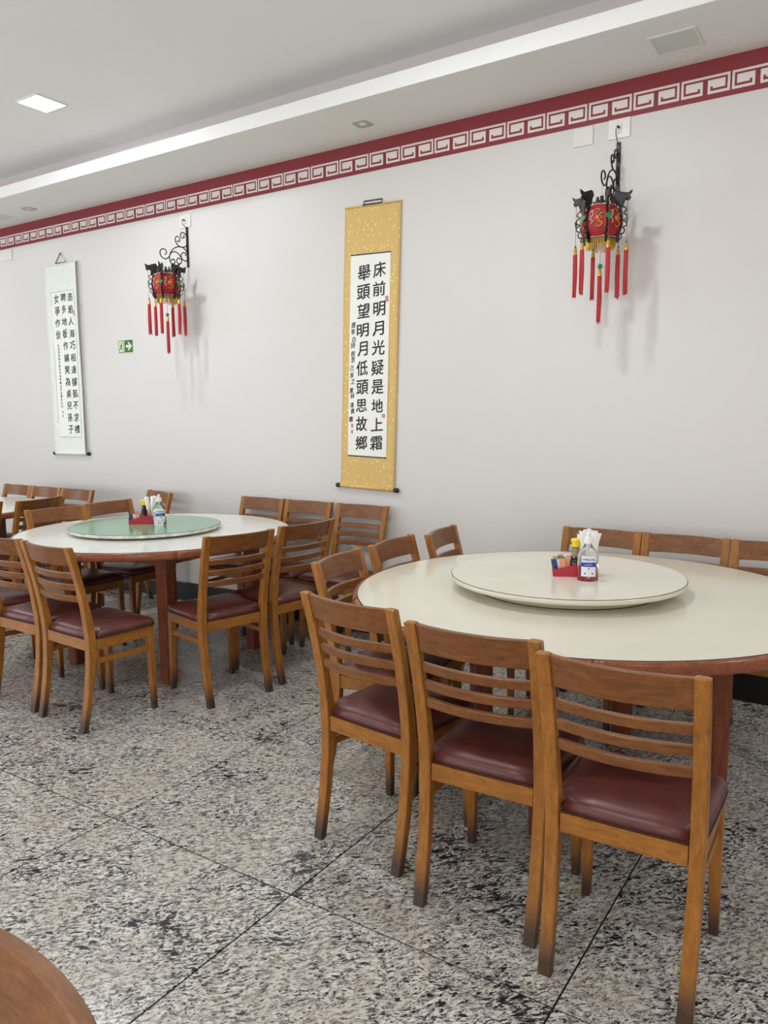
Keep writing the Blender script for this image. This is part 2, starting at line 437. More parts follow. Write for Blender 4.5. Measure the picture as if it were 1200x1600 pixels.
# ---------------------------------------------------------------- ceiling fittings
def led_panel(x, y, label):
    t = thing('ceiling_light', label, 'light', (x, y, ZC))
    bm = bmesh.new()
    for a in (-1, 1):
        box(bm, -0.11, 0.11, a*0.105-0.006, a*0.105+0.006, -0.008, 0.0)
        box(bm, a*0.105-0.006, a*0.105+0.006, -0.099, 0.099, -0.008, 0.0)
    link('frame', bm, M_WPLAST, t)
    link('diffuser', boxm(-0.099, 0.099, -0.099, 0.099, -0.005, -0.001), M_LED, t)
    l = bpy.data.lights.new('led_light', 'AREA'); l.size = 0.19; l.energy = PANEL_W; l.color = (0.9, 0.95, 1.0)
    lo = bpy.data.objects.new('led_light', l); COL.objects.link(lo); lo.location = (0, 0, -0.012); lo.parent = t
led_panel(-4.61, 3.13, 'square white LED ceiling panel glowing above the green-topped table')
led_panel(-1.75, 2.55, 'square LED ceiling panel above the cream round table')
led_panel(2.1, 3.13, 'square LED ceiling panel near the right wall')
led_panel(-8.0, 3.13, 'square LED ceiling panel over the farthest table')
for i, xx in enumerate((-8.0, -4.61, -1.15, 2.1)):
    led_panel(xx, -0.4, 'square LED ceiling panel in the middle of the room, %s' % ('far left', 'left of centre', 'above the camera', 'right side')[i])

def downlight(x, y, label):
    t = thing('downlight', label, 'light', (x, y, ZS), 0, 'small square spotlights in the soffit')
    bm = bmesh.new(); n = 24; s = 0.05; r = 0.03
    outer = []; inner = []
    for i in range(n):
        a = 2*PI*(i+0.5)/n; c_, s_ = math.cos(a), math.sin(a); k = s/max(abs(c_), abs(s_))
        outer.append((c_*k, s_*k, -0.004)); inner.append((c_*r, s_*r, -0.004))
    loft(bm, [[(p[0], p[1], 0) for p in outer], outer, inner, [(p[0], p[1], 0.02) for p in inner]], True, False)
    link('bezel', bm, M_CHROME, t)
    bm = bmesh.new(); lathe(bm, [(0.029, 0.004), (0.029, -0.001), (0.02, -0.003)], 20)
    smooth(link('lamp', bm, M_LAMP, t))
downlight(-2.80, 4.05, 'small unlit square downlight in the soffit above the gold scroll')
downlight(-6.22, 4.05, 'small unlit square downlight in the soffit at the far left')
def vent(x, y, s, label):
    t = thing('ceiling_speaker', label, 'speaker', (x, y, ZS), 0)
    bm = bmesh.new()
    for a in (-1, 1):
        box(bm, -s, s, a*(s-0.006)-0.006, a*(s-0.006)+0.006, -0.006, 0.0)
        box(bm, a*(s-0.006)-0.006, a*(s-0.006)+0.006, -s+0.012, s-0.012, -0.006, 0.0)
    link('frame', bm, M_OFFW, t)
    link('grille', boxm(-s+0.012, s-0.012, -s+0.012, s-0.012, -0.004, 0.0), M_GRILLE, t)
vent(-0.98, 4.02, 0.108, 'square grey ceiling speaker panel in the soffit at upper right')
vent(-6.70, 4.03, 0.108, 'square grey ceiling speaker panel in the soffit at the far left')

# ---------------------------------------------------------------- wall plates
def plate(name, x, z, w, h, label, mode):
    t = thing(name, label, 'wall plate', (x, WY, z))
    bm = bmesh.new(); box(bm, -w/2, w/2, -0.007, 0.0, -h/2, h/2, bev=0.003)
    link('plate', bm, M_PLATE, t)
    if mode:
        link('socket', boxm(-0.012, 0.012, -0.0095, -0.006, -0.024, 0.024, bev=0.001), M_OFFW, t)
        link('seam', boxm(-0.0135, 0.0135, -0.0075, -0.006, -0.0255, 0.0255), M_GRILLE, t)
        bm = bmesh.new(); tube(bm, [(0, -0.008, 0.004), (0, -0.03, 0.004)], 0.006, 8)
        link('plug', bm, M_SOCK, t)
        zb = 2.935 - z; dx = mode
        bm = bmesh.new(); tube(bm, catmull([(0, -0.028, 0.004), (-0.008, -0.03, -0.008), (-0.012, -0.02, -0.03), (-0.01, -0.014, zb*0.7), (dx, -0.012, zb-0.01)]), 0.002, 6)
        link('cord', bm, M_SOCK, t)
    return t
plate('blank_wall_plate', -1.523, 2.998, 0.112, 0.098, 'blank white wall plate left of the right lantern outlet', 0)
plate('wall_outlet', -1.327, 3.002, 0.118, 0.102, 'white wall outlet with black plug above the right lantern bracket', -0.004)
plate('wall_outlet', -4.636, 2.977, 0.118, 0.102, 'white wall outlet with black plug above the left lantern bracket', 0.014)
plate('blank_wall_plate', -7.03, 2.995, 0.2, 0.10, 'blank wall plate under the red frieze at the far left', 0)

# exit sign
sg = thing('exit_sign', 'green emergency exit sign with running figure and right arrow', 'sign', (-5.394, WY, 2.077))
link('backing', boxm(-0.094, 0.094, -0.003, 0, -0.055, 0.055), M_SIGNP, sg)
link('green_panel', boxm(-0.012, 0.089, -0.0038, -0.003, -0.05, 0.05), M_SIGNG, sg)
link('left_panel', boxm(-0.089, -0.018, -0.0036, -0.003, -0.05, 0.05), M_SIGNG, sg)
def flat_poly(name, pts, y, m, parent, th=0.0008):
    bm = bmesh.new(); loft(bm, [[(a, y, c) for a, c in pts], [(a, y-th, c) for a, c in pts]])
    return link(name, bm, m, parent)
flat_poly('arrow', [(0.005, -0.011), (0.045, -0.011), (0.025, -0.034), (0.043, -0.034), (0.080, 0.0), (0.043, 0.034), (0.025, 0.034), (0.045, 0.011), (0.005, 0.011)], -0.0038, M_SIGNP, sg)
flat_poly('doorway', [(-0.082, -0.044), (-0.024, -0.044), (-0.024, 0.044), (-0.082, 0.044)], -0.0036, M_SIGNP, sg)
bm = bmesh.new()
def seg2(a, b_, w):
    A, B = Vector(a), Vector(b_); d = (B-A).normalized(); n = Vector((-d.y, d.x))*w
    q = [A+n, B+n, B-n, A-n]; loft(bm, [[(p.x, -0.0044, p.y) for p in q], [(p.x, -0.0052, p.y) for p in q]])
for a, b_, w in (((-0.052, 0.018), (-0.058, -0.006), 0.006), ((-0.052, 0.018), (-0.036, 0.004), 0.003), ((-0.053, 0.016), (-0.070, 0.004), 0.003),
                 ((-0.058, -0.006), (-0.044, -0.018), 0.0045), ((-0.044, -0.018), (-0.042, -0.036), 0.0035), ((-0.058, -0.006), (-0.068, -0.02), 0.0045), ((-0.068, -0.02), (-0.080, -0.026), 0.0035)):
    seg2(a, b_, w)
h = [(-0.046+0.007*math.cos(k*PI/4), 0.028+0.007*math.sin(k*PI/4)) for k in range(8)]
loft(bm, [[(a, -0.0044, c) for a, c in h], [(a, -0.0052, c) for a, c in h]])
link('running_figure', bm, M_SIGNG, sg)

# ---------------------------------------------------------------- hanging scrolls
def scroll(x, ztop, tilt, wd, ht, label, sheet, inner, frame_m, curl, chars, seals, knob_z, hang, name='hanging_scroll'):
    """local origin: top centre, x right, z up; y = -distance from wall"""
    t = thing(name, label, 'scroll', (x, WY, ztop)); t.rotation_euler = (0, tilt, 0)
    # sheet with slightly rolled long edges
    n = 14; bm = bmesh.new()
    def yy(u, v): return -0.006 - curl*(abs(2*u-1)**6) - 0.004*math.sin(v*5.0)**2
    rows = 24; g = []
    for j in range(rows+1):
        v = j/rows
        g.append([(bm.verts.new((-wd/2+wd*i/n, yy(i/n, v), -ht*v)), bm.verts.new((-wd/2+wd*i/n, yy(i/n, v)+0.0012, -ht*v))) for i in range(n+1)])
    for j in range(rows):
        for i in range(n):
            bm.faces.new((g[j][i][0], g[j+1][i][0], g[j+1][i+1][0], g[j][i+1][0]))
            bm.faces.new((g[j][i][1], g[j][i+1][1], g[j+1][i+1][1], g[j+1][i][1]))
    for j in range(rows):
        for i in (0, n): bm.faces.new((g[j][i][0], g[j][i][1], g[j+1][i][1], g[j+1][i][0]))
    smooth(link('mounting', bm, sheet, t))
    u0, u1, v0, v1 = inner; x0, x1 = -wd/2+wd*u0, -wd/2+wd*u1; z0, z1 = -ht*v1, -ht*v0
    yf = -0.0115
    link('paper', boxm(x0, x1, yf-0.0006, yf+0.002, z0, z1), M_PAPER, t)
    if frame_m == 'bands':
        for z in (z0-0.006, z1): link('band', boxm(x0, x1, yf-0.001, yf+0.002, z, z+0.008), M_CREAMP, t)
    else:
        bm = bmesh.new()
        for a, b_, c, d in ((x0, x1, z0, z0+.0025), (x0, x1, z1-.0025, z1), (x0, x0+.0025, z0+.0025, z1-.0025), (x1-.0025, x1, z0+.0025, z1-.0025)):
            box(bm, a, b_, yf-0.0012, yf-0.0006, c, d)
        link('border_line', bm, M_CREAMP, t)
    me = put_glyphs([(c, -wd/2+wd*u, -ht*v, w, h, sh) for c, u, v, w, h, sh in chars], 0.0, True)
    o = link('calligraphy', me, M_INK, t); o.location = (0, yf-0.0016, 0)
    for u, v, w, h_ in seals:
        sx, sz = -wd/2+wd*u, -ht*v
        s_ = link('seal', boxm(-w/2, w/2, -0.0006, 0, -h_/2, h_/2), M_SEAL, t); s_.location = (sx, yf-0.0008, sz)
        bm = bmesh.new()
        for q in range(3):
            zz = -h_/2 + h_*(q+0.6)/3.4; box(bm, -w*0.34, w*0.34, -0.0012, -0.0006, zz, zz+h_*0.05)
        box(bm, -w*0.05, w*0.05, -0.0012, -0.0006, -h_*0.4, h_*0.4)
        l = link('seal_mark', bm, M_PAPER, s_)
    # rods
    bm = bmesh.new(); tube(bm, [(-wd/2+0.002, -0.016, -ht), (wd/2-0.002, -0.016, -ht)], 0.013, 14)
    smooth(link('bottom_rod', bm, sheet, t))
    for s in (-1, 1):
        bm = bmesh.new(); tube(bm, [(s*wd/2, -0.016, -ht), (s*(wd/2+0.012), -0.016, -ht), (s*(wd/2+0.03), -0.016, -ht), (s*(wd/2+0.034), -0.016, -ht)], [0.012, 0.016, 0.016, 0.012], 14)
        smooth(link('knob', bm, M_BLACKW, t))
    bm = bmesh.new(); tube(bm, [(-wd/2+0.002, -0.010, 0), (wd/2-0.002, -0.010, 0)], 0.006, 10)
    smooth(link('top_rod', bm, sheet, t))
    bm = bmesh.new(); tube(bm, hang, 0.0036, 6); link('hanging_cord', bm, M_INK, t)
    return t
J = random.Random(3)
def column(text, u, v0, v1, w, h, sh=0.10, jit=0.003):
    n = len(text); out = []
    for i, c in enumerate(text):
        v = v0 + (v1-v0)*i/max(1, n-1)
        out.append((c, u+J.uniform(-jit, jit)*2, v+J.uniform(-jit, jit)*0.5, w*J.uniform(0.92, 1.08), h*J.uniform(0.94, 1.08), sh+J.uniform(-.05, .05)))
    return out
ch = column('床前明月光疑是地上霜', 0.655, 0.222, 0.835, 0.102, 0.100) + column('舉頭望明月低頭思故鄉', 0.375, 0.228, 0.835, 0.102, 0.100)
ch += column('唐李白詩夜思己亥之夏林鴻貴書', 0.19, 0.41, 0.748, 0.036, 0.040, 0.18, 0.01)
s1 = scroll(-2.905, 2.843, math.radians(1.85), 0.438, 1.83, 'tall gold brocade hanging scroll with two columns of large black calligraphy', M_BROC,
       (0.125, 0.84, 0.168, 0.885), 'bands', 0.002, ch, [(0.79, 0.325, 0.022, 0.036), (0.775, 0.735, 0.022, 0.024), (0.2, 0.775, 0.017, 0.024), (0.2, 0.797, 0.017, 0.022)], 0,
       [(-0.07, -0.008, 0.004), (-0.07, -0.006, 0.03), (0.07, -0.006, 0.03), (0.07, -0.008, 0.004)])
bm = bmesh.new(); tube(bm, [(-0.075, -0.012, 0.004), (0.075, -0.012, 0.004)], 0.006, 8); link('hanger_bar', bm, M_BLACKW, s1)
ch = column('浩瀚人海巧相逢嫁娶不求禮', 0.725, 0.175, 0.868, 0.074, 0.078, 0.06)
ch += column('聘多地板作鋪凳為桌兒孫子', 0.515, 0.172, 0.868, 0.074, 0.078, 0.06)
ch += column('女爭作伙', 0.30, 0.176, 0.365, 0.078, 0.078, 0.06)
ch += column('戊戌初秋春日為吉祥如意書法作品書於台北', 0.275, 0.42, 0.745, 0.026, 0.024, 0.06, 0.002)
scroll(-6.198, 2.826, math.radians(-0.4), 0.448, 1.655, 'narrow white hanging scroll with small black calligraphy beside the exit sign', M_SILKW,
       (0.13, 0.855, 0.14, 0.912), 'line', 0.022, ch, [(0.83, 0.26, 0.022, 0.040), (0.80, 0.69, 0.018, 0.022), (0.285, 0.775, 0.017, 0.018), (0.285, 0.797, 0.017, 0.018)], 0,
       [(-0.075, -0.012, 0.01), (0.0, -0.01, 0.095), (0.075, -0.012, 0.01), (-0.075, -0.012, 0.01)])

# ---------------------------------------------------------------- lantern brackets and lanterns
SCR = [
 [(455, 352), (468, 338), (462, 316), (444, 306), (424, 316), (418, 342), (432, 372), (462, 386), (488, 366), (502, 330), (530, 300), (565, 288), (600, 296), (624, 320), (636, 352)],
 [(638, 262), (622, 284), (596, 291), (564, 280), (545, 252), (540, 222), (553, 205), (572, 214), (577, 236), (564, 248), (554, 238)],
 [(639, 235), (636, 205), (618, 180), (598, 172), (584, 186), (588, 210), (604, 218), (614, 206), (608, 194)],
 [(490, 368), (492, 398), (504, 424), (520, 428), (531, 410), (524, 390), (508, 390), (505, 404)],
 [(490, 364), (504, 338), (532, 328), (562, 345), (584, 380), (584, 412), (568, 426), (548, 414), (548, 390), (564, 378), (576, 392)],
 [(638, 400), (612, 402), (588, 382), (584, 352), (602, 334), (618, 342), (620, 360)]]
def bracket(x, label):
    t = thing('lantern_bracket', label, 'bracket', (x, WY, 2.633), 0, 'wrought iron lantern brackets')
    link('wall_bar', boxm(-0.011, 0.011, -0.007, 0, 0, 0.30, bev=0.001), M_IRON, t)
    bm = bmesh.new()
    for z in (0.025, 0.275): sphere(bm, (0, -0.008, z), 0.004, 8)
    link('screw', bm, M_CHROME, t)
    for pts in SCR:
        P = []
        for px_, py_ in pts:
            d = (640-px_)*0.00124; z = 0.30-(py_+(640-px_)*0.21-125)*0.00091
            P.append((0, -max(d, 0.006), z))
        bm = bmesh.new(); tube(bm, catmull(P, 5), 0.0042, 6); smooth(link('scrollwork', bm, M_IRON, t))
bracket(-4.62, 'black wrought iron scroll bracket holding the left lantern')
bracket(-1.327, 'black wrought iron scroll bracket holding the right lantern')

def lantern(loc, rz, label):
    """origin at the suspension eye; body below"""
    t = thing('chinese_lantern', label, 'lantern', loc, rz, 'red palace lanterns on the wall')
    prof = [(0.070, -0.026), (0.086, -0.045), (0.097, -0.072), (0.102, -0.102), (0.099, -0.132), (0.088, -0.160), (0.074, -0.182)]
    def corner(k, r, z): a = PI/6 + k*PI/3; return (r*math.cos(a), r*math.sin(a), z)
    for k in range(6):
        bm = bmesh.new()
        rows = []
        for r, z in prof:
            a = Vector(corner(k, r, z)); b_ = Vector(corner(k+1, r, z))
            row = []
            for i in range(5):
                u = i/4; p = a.lerp(b_, u); n = Vector((p.x, p.y, 0)).normalized(); row.append(bm.verts.new(p + n*0.006*(1-(2*u-1)**2)))
            rows.append(row)
        for A, B in zip(rows, rows[1:]):
            for i in range(4): bm.faces.new((A[i], A[i+1], B[i+1], B[i]))
        pn = smooth(link('panel', bm, M_LRED, t))
        am = PI/6 + (k+0.5)*PI/3; rm = 0.102*math.cos(PI/6)+0.009
        T = Vector((-math.sin(am), math.cos(am), 0)); N = Vector((math.cos(am), math.sin(am), 0))
        def W3(u, v): return N*(rm-0.9*(v**2)*1.2) + T*u + Vector((0, 0, -0.106+v))
        bm = bmesh.new(); tube(bm, [W3(*q) for q in catmull2([(-0.034, 0.035), (-0.02, 0.045), (-0.022, 0.02), (-0.034, 0.005), (-0.02, -0.005), (-0.028, -0.02)])], 0.0016, 5); link('pale_swirl', bm, M_WPRINT, pn)
        bm = bmesh.new()
        tube(bm, [W3(*q) for q in catmull2([(0.03, 0.03), (0.012, 0.022), (0.026, 0.006), (0.008, -0.006), (0.028, -0.018), (0.012, -0.034), (-0.006, -0.028)])], 0.0026, 5)
        tube(bm, [W3(*q) for q in catmull2([(-0.012, 0.046), (0.004, 0.052), (0.016, 0.044), (0.004, 0.040)])], 0.0016, 5)
        link('gold_dragon_scroll', bm, M_GOLD, pn)
        bm = bmesh.new(); sphere(bm, W3(0.004, 0.008)-N*0.003, 0.011, 8, sz=1.1); link('orange_flame', bm, M_ORANGE, pn)
        bm = bmesh.new(); tube(bm, [W3(*q) for q in [(0.0, 0.028), (0.014, 0.034), (0.022, 0.02)]], 0.002, 5); link('green_cloud', bm, M_GPRINT, pn)
        # piping at the panel's lower edge
    bm = bmesh.new()
    for z, r in ((-0.026, 0.072), (-0.182, 0.076)):
        tube(bm, [corner(k, r, z) for k in range(7)], 0.003, 5)
    link('white_piping', bm, M_WPRINT, t)
    bm = bmesh.new(); loft(bm, [[corner(k, 0.074, -0.026) for k in range(6)], [corner(k, 0.030, -0.008) for k in range(6)]]); link('cap', bm, M_BLACKW, t)
    bm = bmesh.new(); loft(bm, [[corner(k, 0.078, -0.190) for k in range(6)], [corner(k, 0.078, -0.182) for k in range(6)]]); link('base_ring', bm, M_BLACKW, t)
    bm = bmesh.new(); lathe(bm, [(0.012, -0.012), (0.018, 0.0), (0.012, 0.010), (0.007, 0.014), (0.011, 0.020), (0.008, 0.028)], 12)
    smooth(link('finial', bm, M_BLACKW, t))
    bm = bmesh.new(); tube(bm, [(0, 0, 0.026), (0.004, 0.0, 0.034), (0, 0, 0.042), (-0.004, 0, 0.034), (0, 0, 0.026)], 0.0012, 5)
    tube(bm, [(0, 0, 0.04), (0, 0, 0.085)], 0.0011, 5); link('chain', bm, M_CHROME, t)
    # carved dragon-head ribs at the six corners
    head = [(0.072, -0.022), (0.070, 0.004), (0.060, 0.022), (0.066, 0.040), (0.078, 0.046), (0.080, 0.036), (0.090, 0.040), (0.094, 0.030), (0.104, 0.034), (0.110, 0.025), (0.120, 0.030), (0.132, 0.028), (0.152, 0.040),
            (0.148, 0.024), (0.138, 0.014), (0.146, 0.006), (0.142, -0.006), (0.132, -0.012), (0.134, 0.000), (0.124, 0.004), (0.114, -0.002), (0.106, -0.010), (0.104, -0.024), (0.112, -0.034), (0.104, -0.044), (0.096, -0.040), (0.086, -0.030)]
    strip = [(0.084, -0.030), (0.102, -0.046), (0.106, -0.070), (0.110, -0.102), (0.107, -0.134), (0.097, -0.162), (0.085, -0.186), (0.094, -0.200), (0.088, -0.214), (0.074, -0.206), (0.068, -0.190), (0.078, -0.182), (0.090, -0.160), (0.100, -0.132), (0.103, -0.102), (0.098, -0.072), (0.088, -0.048)]
    wavy = [(0.104, -0.036), (0.120, -0.044), (0.124, -0.058), (0.110, -0.068), (0.124, -0.078), (0.128, -0.094), (0.112, -0.104), (0.126, -0.116), (0.126, -0.132), (0.110, -0.138), (0.118, -0.152), (0.112, -0.168), (0.098, -0.168), (0.104, -0.184), (0.094, -0.196)]
    for k in range(6):
        a = PI/6 + k*PI/3; c_, s_ = math.cos(a), math.sin(a)
        for nme, poly in (('dragon_head', head), ('rib', strip)):
            bm = bmesh.new(); rings = []
            for off in (-0.004, 0.004):
                rings.append([(r*c_ - off*s_, r*s_ + off*c_, z) for r, z in poly])
            loft(bm, rings); bmesh.ops.triangulate(bm, faces=[f for f in bm.faces if len(f.verts) > 4])
            link(nme, bm, M_BLACKW, t)
        bm = bmesh.new(); tube(bm, catmull([(r*c_, r*s_, z) for r, z in wavy], 3), 0.0032, 5); link('carved_edge', bm, M_BLACKW, t)
        # tassel
        R0 = 0.130
        def tassel(x, y, z0, cord, strand, bead_r, heart):
            bm = bmesh.new(); tube(bm, [(x, y, z0), (x, y, z0-cord)], 0.0012, 5); tp = link('tassel', bm, M_TASS, t)
            if heart:
                hb = bmesh.new(); zc_ = z0-cord*0.45; pts = []
                for i in range(20):
                    th = 2*PI*i/20; pts.append((0.00125*16*math.sin(th)**3*0.85, 0.00125*(13*math.cos(th)-5*math.cos(2*th)-2*math.cos(3*th)-math.cos(4*th))*0.85))
                hx, hy = -s_, c_
                if abs(hx) < 0.35: hx, hy = 0.7, 0.7
                rg = []
                for off in (-0.003, 0.003):
                    rg.append([(x+p*hx+off*hy, y+p*hy-off*hx, zc_+q) for p, q in pts])
                loft(hb, rg); link('heart_pendant', hb, M_JADE, tp)
            bm = bmesh.new(); sphere(bm, (x, y, z0-cord), bead_r, 10); smooth(link('bead', bm, M_JADE, tp))
            zc = z0-cord-bead_r
            bm = bmesh.new()
            lathe(bm, [(0.005, zc), (0.0085, zc-0.003), (0.0075, zc-0.008), (0.0095, zc-0.012), (0.008, zc-0.017), (0.010, zc-0.022), (0.0085, zc-0.028), (0.011, zc-0.036)], 10, x, y)
            link('gold_cap', bm, M_GOLD, tp)
            bm = bmesh.new(); rng = random.Random(int((x*7+y*13+9)*1000))
            for q in range(9):
                aa = 2*PI*q/9; rr = 0.0075 if q else 0; L = strand*rng.uniform(0.94, 1.0)
                tube(bm, [(x+rr*math.cos(aa), y+rr*math.sin(aa), zc-0.034), (x+rr*1.15*math.cos(aa)+rng.uniform(-.002, .002), y+rr*1.15*math.sin(aa), zc-0.034-L*0.5),
                          (x+rr*1.1*math.cos(aa)+rng.uniform(-.003, .003), y+rr*1.1*math.sin(aa), zc-0.034-L)], [0.004, 0.0042, 0.003], 5)
            link('strands', bm, M_TASS, tp)
        tassel(R0*c_, R0*s_, -0.006, 0.205, 0.225, 0.006, True)
        if k == 5: tassel(0, 0, -0.19, 0.13, 0.245, 0.013, False)
    bm = bmesh.new(); rng = random.Random(5)
    for k in range(6):
        a = Vector(corner(k, 0.076, 0)); b_ = Vector(corner(k+1, 0.076, 0))
        for i in range(9):
            p = a.lerp(b_, (i+0.5)/9); L = rng.uniform(0.035, 0.055)
            tube(bm, [(p.x, p.y, -0.188), (p.x, p.y, -0.188-L)], 0.0024, 4)
    link('gold_fringe', bm, M_GOLD, t)
    return t
def catmull2(pts):
    return [(v.x, v.y) for v in catmull([(a, b_, 0) for a, b_ in pts], 4)]
lantern((-4.62, 4.09, 2.575), math.radians(30), 'red six-sided lantern with dragon ribs and tassels above the green-topped table')
lantern((-1.327, 4.06, 2.575), math.radians(34.6), 'red six-sided lantern with dragon ribs and tassels right of the gold scroll')

# ---------------------------------------------------------------- tables
def ring_sector(bm, r0, r1, z0, z1, a0, a1, n, bev=0.008, mi=0):
    # rounded outer edge
    prof = [(r0, z1), (r1-bev, z1), (r1-bev*0.3, z1-bev*0.3), (r1, z1-bev), (r1, z0+bev), (r1-bev*0.3, z0+bev*0.3), (r1-bev, z0), (r0, z0)]
    rings = []
    for i in range(n+1):
        a = a0+(a1-a0)*i/n; rings.append([(r*math.cos(a), r*math.sin(a), z) for r, z in prof])
    loft(bm, rings, True, True, mi)
def round_table(cx, cy, zt, r, rot, half, label, top_m, seg_rot, ox=0.0, oy=0.0):
    t = thing('round_table', label, 'table', (cx, cy, 0), rot, 'round restaurant tables')
    bm = bmesh.new(); lathe(bm, [(r, zt-0.028), (r, zt-0.001), (r-0.001, zt)], 128); smooth_flat = link('tabletop', bm, top_m, t)
    bm = bmesh.new(); ring_sector(bm, r, r+0.0025, zt-0.012, zt+0.0003, 0, 2*PI, 128, 0.0008); link('edge_line', bm, M_LINE, t)
    for k in range(5):
        a = seg_rot + k*2*PI/5
        bm = bmesh.new(); ring_sector(bm, r+0.002, r+0.02, zt-0.046, zt-0.001, a+0.0015, a+2*PI/5-0.0015, 32, 0.011)
        smooth(link('rim_segment', bm, M_TRIM, t))
    bm = bmesh.new(); lathe(bm, [(r-0.01, zt-0.045), (r-0.01, zt-0.028)], 96); link('underside', bm, M_DARK, t)
    lw = 0.041
    for sx in (-1, 1):
        for sy in (-1, 1):
            bm = bmesh.new()
            rings = []
            for z, w in ((0, lw*0.88), (zt-0.045, lw)):
                c = 0.008; q = [(-w, -w+c), (-w+c, -w), (w-c, -w), (w, -w+c), (w, w-c), (w-c, w), (-w+c, w), (-w, w-c)]
                rings.append([(ox+sx*half+a, oy+sy*half+b_, z) for a, b_ in q])
            loft(bm, rings); link('leg', bm, M_TWOOD, t)
    for s in (-1, 1):
        link('apron', boxm(ox-half+lw, ox+half-lw, oy+s*half-0.012, oy+s*half+0.012, zt-0.125, zt-0.045), M_TWOOD, t)
        link('apron', boxm(ox+s*half-0.012, ox+s*half+0.012, oy-half+lw, oy+half-lw, zt-0.125, zt-0.045), M_TWOOD, t)
    return t
round_table(-1.007, 2.975, 0.80, 0.899, PI/4, 0.342, 'large round table with cream top and brown wooden rim, nearest the camera', M_CREAM, math.radians(-74-45+5), 0.026, -0.026)
round_table(-3.79, 3.20, 0.80, 0.812, math.radians(4.4), 0.38, 'round ivory-topped table under the green turntable', M_IVORY, math.radians(-106-4), 0.035, 0.022)
round_table(-6.25, 3.08, 0.80, 0.82, 0.2, 0.33, 'bare white round table at the far left edge', M_IVORY, 0.3)

def turntable(cx, cy, z0, z1, r, th, label, top_m, edge_m, base_m, rb, name='turntable'):
    t = thing(name, label, 'lazy susan', (cx, cy, z0))
    H = z1-z0
    bm = bmesh.new(); lathe(bm, [(r-0.004, H-th), (r, H-th+0.004), (r, H-0.002)], 96); smooth(link('edge', bm, edge_m, t))
    bm = bmesh.new(); lathe(bm, [(r, H-0.002), (r+0.0006, H-0.0012), (r-0.001, H-0.0006)], 96); link('edge_line', bm, M_LINE, t)
    bm = bmesh.new(); lathe(bm, [(r-0.002, H-0.0018), (r-0.002, H)], 96); link('disc', bm, top_m, t)
    bm = bmesh.new(); lathe(bm, [(rb-0.006, 0.0), (rb, 0.003), (rb, H-th)], 72); smooth(link('base', bm, base_m, t))
    bm = bmesh.new(); lathe(bm, [(rb+0.001, 0.0), (rb+0.001, 0.002)], 72); link('base_line', bm, M_LINE, t)
    return t
turntable(-1.08, 2.985, 0.80, 0.860, 0.462, 0.022, 'cream round turntable in the middle of the nearest table', M_CREAM, M_CREAM, M_CREAM, 0.365)
turntable(-3.86, 3.18, 0.80, 0.833, 0.455, 0.021, 'green round turntable with marbled white edge', M_GREEN, M_MARB, M_DARK, 0.2)

